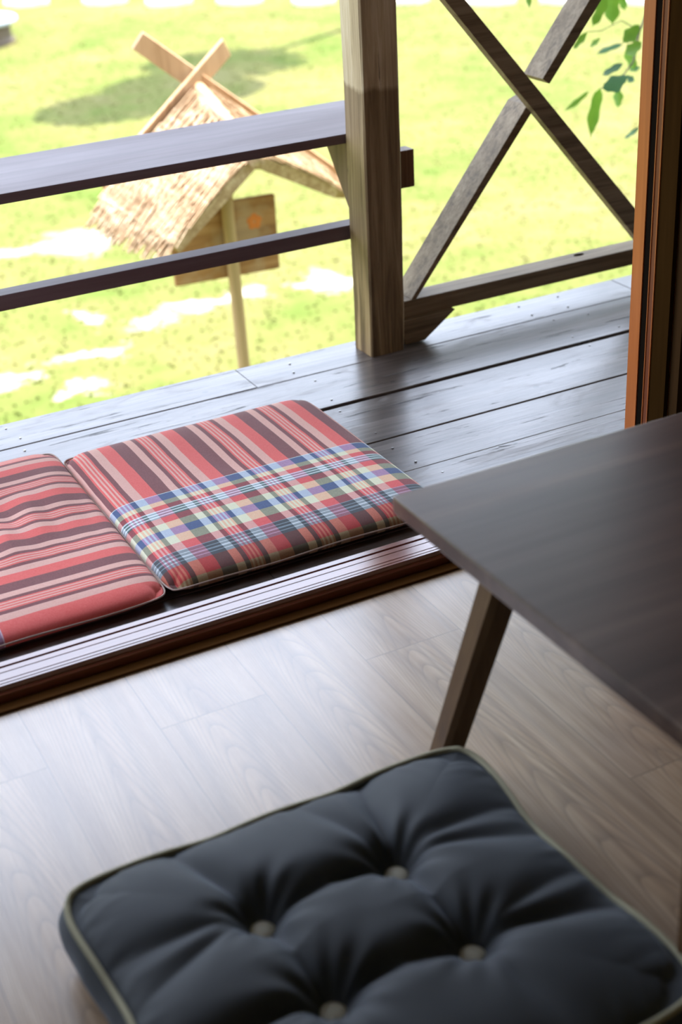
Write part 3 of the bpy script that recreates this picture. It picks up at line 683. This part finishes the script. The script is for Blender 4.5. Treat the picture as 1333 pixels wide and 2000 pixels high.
add_tube(st, [NA+Vector((-0.01, -0.04, 0.03)), NA.lerp(FA, 0.5)+Vector((0, 0, 0.035)), FA+Vector((0.01, 0.03, 0.03))], 0.028, 10)
child('ridge_roll', st, M['straw'], sg, smooth=True)
def plank_between(a, b, w, th, side):
    a = Vector(a); b = Vector(b); d = (b-a).normalized(); s_ = Vector(side).normalized(); u = d.cross(s_).normalized()
    q = [(-w/2, -th/2), (w/2, -th/2), (w/2, th/2), (-w/2, th/2)]
    return add_hull(bmesh.new(), [a+u*i_+s_*j_ for i_, j_ in q], [b+u*i_+s_*j_ for i_, j_ in q], 0.004)
rd = (FA-NA).normalized()
lf = (FA-FL_).normalized(); rf = (FA-FR_).normalized()
child('bargeboard', plank_between(FL_+Vector((0, 0, 0.05))+rd*0.035, FA+lf*0.22+Vector((0, 0, 0.05))+rd*0.035, 0.075, 0.02, rd), M['barge'], sg)
child('bargeboard', plank_between(FR_+Vector((0, 0, 0.05))+rd*0.06, FA+rf*0.26+Vector((0, 0, 0.05))+rd*0.06, 0.075, 0.02, rd), M['barge'], sg)

# ================================================================== STEPPING STONES, GARDEN TABLE
stones = [(5.81, 21.55), (6.75, 20.77), (7.40, 19.95), (8.22, 19.25), (8.95, 18.42), (9.88, 17.55), (10.65, 16.62), (11.38, 15.99), (12.1, 15.1)]
words = ['leftmost stepping stone of the row at the far edge of the lawn', 'second stepping stone from the left in the far row', 'third stepping stone from the left in the far row', 'fourth stepping stone from the left, brightest of the far row', 'stepping stone of the far row just left of the post', 'stepping stone of the far row just right of the post', 'stepping stone of the far row between the tops of the two crossing braces', 'stepping stone of the far row right of the rising brace top', 'stepping stone of the far row behind the hanging leaves']
for k, ((x, y), wd) in enumerate(zip(stones, words)):
    bm = bmesh.new(); rs = random.Random(k); n = 22; R_ = [0.26*(1+0.10*rs.uniform(-1, 1)) for _ in range(n)]
    pts = [(R_[i]*math.cos(2*PI*i/n)*1.25, R_[i]*math.sin(2*PI*i/n)) for i in range(n)]
    rot = math.atan2(-0.9, 1.0)
    pts = [(px*math.cos(rot)-py*math.sin(rot), px*math.sin(rot)+py*math.cos(rot)) for px, py in pts]
    add_hull(bm, [(px, py, -0.03) for px, py in pts], [(px, py, 0.06) for px, py in pts], 0.012)
    o = obj('stepping_stone', bm, M['stone']); o.location = (x, y, GROUND)
    tag(o, 'pale flat ' + wd, 'paving stone', 'stepping stones along the far edge of the lawn')
gt = empty('garden_table', (4.28, 18.7, GROUND)); tag(gt, 'low pale grey round garden table with a dark base at the upper left corner', 'table')
bm = bmesh.new(); bmesh.ops.create_cone(bm, cap_ends=True, segments=48, radius1=0.58, radius2=0.60, depth=0.06, matrix=Matrix.Translation((0, 0, 0.27)))
bmesh.ops.bevel(bm, geom=[e for e in bm.edges if abs(e.verts[0].co.z-e.verts[1].co.z) < 1e-4], offset=0.02, segments=3, affect='EDGES')
obj('tabletop', bm, M['grey_paint'], gt)
bm = bmesh.new(); add_tube(bm, [(0, 0, 0), (0, 0, 0.04), (0, 0, 0.08), (0, 0, 0.2), (0, 0, 0.24)], [0.54, 0.54, 0.50, 0.50, 0.54], 32); obj('base', bm, M['dark_brown'], gt)

# ================================================================== LEAFY TREE BY THE VERANDA
def leaf_bm(a, b, w, bend=0.25, seed=0):
    """pointed lobed leaf from a to b"""
    a = Vector(a); b = Vector(b); d = b-a; L = d.length; d.normalize()
    rs = random.Random(seed); view = (a - Vector((0, 0, 1.3))).normalized()
    side = d.cross(view).normalized(); side = (side + view*rs.uniform(-0.5, 0.5)).normalized(); nor = side.cross(d).normalized()
    bm = bmesh.new(); n = 10; rows = []
    for i in range(n+1):
        f = i/n; prof = max(0.02, math.sin(PI*min(1, f**0.75))**0.8) * (1+0.18*math.sin(f*13+seed)) * (0.4 if f > 0.85 else 1)
        c = a + d*L*f + nor*bend*L*0.5*(f*(1-f))*2 ; hw = w*0.5*prof
        rows.append([bm.verts.new(c - side*hw + nor*hw*0.25), bm.verts.new(c), bm.verts.new(c + side*hw + nor*hw*0.25)])
    for A, B in zip(rows[:-1], rows[1:]):
        for q in range(2): bm.faces.new((A[q], A[q+1], B[q+1], B[q]))
    return bm
YP = 3.9
Rm = (r2, d2, fwd)
def at(px, py, y):
    v = r2*((px-666.5)/2778) + d2*((py-1000)/2778) + fwd
    k = y/v.y; return Vector((0, 0, CAM_H)) + v*k
tree = empty('leafy_tree', (3.75, 4.3, GROUND)); tag(tree, 'tree with drooping lobed green leaves hanging beside the door jamb', 'tree')
trunk_pts = [(3.75, 4.3, GROUND-0.05), (3.74, 4.28, -0.6), (3.70, 4.25, 0.4), (3.62, 4.2, 1.1), (3.6, 4.15, 1.8)]
child('trunk', add_tube(bmesh.new(), trunk_pts, [0.07, 0.06, 0.05, 0.04, 0.02], 14), M['bark'], tree, smooth=True)
leaves = [((1173, 172), (1154, 273), 20, 0), ((1151, 178), (1101, 218), 9, 0), ((1178, 173), (1230, 146), 27, 1), ((1207, 172), (1208, 212), 15, 0), ((1225, 92), (1240, 140), 18, 0), ((1218, 124), (1176, 148), 11, 1),
          ((1218, 86), (1164, 106), 9, 1), ((1254, 82), (1222, 106), 20, 0), ((1250, 48), (1216, 84), 22, 0), ((1173, 74), (1153, 92), 8, 0), ((1148, 62), (1120, 97), 10, 0), ((1186, -8), (1157, 54), 17, 0), ((1196, -14), (1197, 50), 24, 0),
          ((1030, -20), (1035, 17), 8, 0), ((1230, 137), (1252, 132), 10, 1), ((1226, 149), (1240, 159), 12, 1), ((1250, 248), (1220, 271), 7, 1), ((1212, -20), (1222, 22), 14, 0), ((1262, 120), (1290, 190), 20, 0), ((1270, 10), (1300, 90), 24, 0), ((1150, -60), (1128, 0), 18, 0), ((1060, -70), (1040, -10), 16, 1), ((1100, -80), (1090, -20), 18, 0)]
for k, (a, b, w, kind) in enumerate(leaves):
    y = YP + 0.25*math.sin(k*2.3)
    A = at(a[0], a[1], y); B = at(b[0], b[1], y-0.04); sc_ = (A-Vector((0, 0, 1.3))).length/2778
    child('leaf', leaf_bm(A, B, w*sc_*1.15, 0.2, k), M['leaf_blue' if kind else 'leaf'], tree, smooth=True)
def twig(name, pts, r0, r1):
    n = len(pts); child(name, add_tube(bmesh.new(), pts, [r0+(r1-r0)*i/(n-1) for i in range(n)], 8), M['bark'], tree, smooth=True)
hub = at(1275, -90, 4.1)
twig('branch', [(3.62, 4.2, 1.1), Vector((3.4, 4.15, 1.05)), hub], 0.02, 0.008)
twig('branch', [hub, at(1268, 20, 4.0), at(1250, 60, 3.95), at(1238, 120, 3.92), at(1205, 165, 3.9), at(1173, 172, 3.9)], 0.006, 0.0015)
twig('branch', [hub, at(1200, -60, 4.0), at(1110, -75, 4.0), at(1030, -22, 3.9)], 0.006, 0.0015)
twig('branch', [at(1250, 60, 3.95), at(1215, 40, 3.95), at(1175, 60, 3.95), at(1148, 62, 3.95)], 0.002, 0.0012)
twig('branch', [at(1268, 20, 4.0), at(1290, 110, 4.0), at(1275, 200, 4.0), at(1250, 248, 3.95)], 0.003, 0.0012)

def foliage(parent, blobs, count, size, mat, seed, origin):
    V = []; F = []; rs = random.Random(seed); O = Vector(origin)
    for (c, rx, ry, rz) in blobs:
        for k in range(count):
            v = Vector((rs.gauss(0, 1), rs.gauss(0, 1), rs.gauss(0, 1))).normalized()*rs.random()**0.4
            p = Vector(c)+Vector((v.x*rx, v.y*ry, v.z*rz))
            d = Vector((rs.gauss(0, 1), rs.gauss(0, 1), rs.gauss(0, 0.6))).normalized()*size
            s_ = d.cross(Vector((rs.gauss(0, 1), rs.gauss(0, 1), rs.gauss(0, 1)))).normalized()*size*0.42
            i = len(V); V += [p-d-O, p+s_-O, p+d-O, p-s_-O]; F.append((i, i+1, i+2, i+3))
    me = bpy.data.meshes.new('foliage'); me.from_pydata(V, [], F); return link_mesh('foliage', me, mat, parent)
foliage(tree, [((4.6, 4.5, 2.6), 1.1, 0.9, 0.9), ((5.6, 5.0, 3.0), 1.2, 1.2, 1.0), ((4.4, 4.3, 1.7), 0.5, 0.45, 0.4), ((3.35, 4.5, 2.7), 0.95, 0.45, 0.85), ((2.75, 4.45, 2.9), 0.5, 0.35, 0.6)], 800, 0.09, M['leaf'], 21, tree.location)  # unseen crown clumps, added to darken reflections on the right of the floor

# dense trees standing far beyond the lawn (above the frame; they show in the polished wood)
M['far_leaf'] = leaf_material('dark_far_foliage', (0.03, 0.07, 0.02), (0.06, 0.11, 0.03))
far0 = empty('broad_tree', (10, 42, GROUND)); tag(far0, 'tall dense green tree far beyond the lawn', 'tree', 'trees far beyond the lawn')
child('trunk', add_tube(bmesh.new(), [(10, 42, GROUND-0.1), (10.1, 42, 3), (9.9, 42, 7)], [0.35, 0.28, 0.15], 12), M['bark'], far0, smooth=True)
foliage(far0, [((10, 42, 6.0), 4.2, 3.0, 3.4), ((12, 41, 3.2), 3.0, 2.4, 3.2), ((7.6, 42, 3.4), 3.0, 2.4, 3.2), ((10, 42, 9.4), 2.6, 2.2, 2.0)], 900, 0.42, M['far_leaf'], 5, far0.location)
ORD = ['first', 'second', 'third', 'fourth', 'fifth', 'sixth']
for k in range(6):
    x = -9 + 12.2*k; y = 47 - 0.40*max(0, x-6)
    if k == 0: far0.location = (x, y, GROUND); far0['label'] = 'tall dense green tree far beyond the lawn, first from the left'; continue
    q = far0.copy(); COL.objects.link(q); q['label'] = 'tall dense green tree far beyond the lawn, %s from the left' % ORD[k]; q.location = (x, y, GROUND); q.rotation_euler = (0, 0, k*1.3); q.scale = (1, 1, 0.72+0.04*(k*7 % 5))
    for c_ in [c for c in bpy.data.objects if c.parent is far0]:
        d_ = c_.copy(); COL.objects.link(d_); d_.parent = q

# ================================================================== SHADE TREE BEYOND, ITS TRUNK BEHIND THE POST
shade = empty('shade_tree', (8.9, 16.6, GROUND)); tag(shade, 'slim tree behind the veranda post whose crown shades the lawn', 'tree')
child('trunk', add_tube(bmesh.new(), [(8.9, 16.6, GROUND-0.05), (8.85, 16.55, 0.5), (8.3, 16.3, 2.6), (8.0, 16.1, 3.4)], [0.07, 0.06, 0.05, 0.03], 12), M['bark'], shade, smooth=True)
ctr = Vector((5.3, 14.5, GROUND)); hh = 5.0; shift = Vector((sh.x, sh.y, 0))*hh/math.tan(SUN_EL)
V = []; F = []; rs = random.Random(11)
blobs = [((-0.85, -0.55), 0.8, 0.7), ((0.0, 0.0), 0.8, 0.7), ((0.95, 0.75), 0.85, 0.95), ((0.25, -0.55), 0.6, 0.5)]
for (bx, by), ra, rb_ in blobs:
    for k in range(1500):
        v = Vector((rs.gauss(0, 1), rs.gauss(0, 1), rs.gauss(0, 1))).normalized()*rs.random()**0.4
        a_ = math.radians(35); lx, ly = v.x*ra, v.y*rb_
        p = ctr+shift+Vector((bx+lx*math.cos(a_)-ly*math.sin(a_), by+lx*math.sin(a_)+ly*math.cos(a_), hh+v.z*0.45))
        d = Vector((rs.gauss(0, 1), rs.gauss(0, 1), rs.gauss(0, 0.5))).normalized()*0.10; s_ = d.cross(Vector((rs.gauss(0, 1), rs.gauss(0, 1), rs.gauss(0, 1)))).normalized()*0.04
        i = len(V); V += [p-d, p+s_, p+d, p-s_]; F.append((i, i+1, i+2, i+3))
me = bpy.data.meshes.new('foliage'); me.from_pydata([Vector(q)-shade.location for q in V], [], F); link_mesh('foliage', me, M['leaf'], shade)
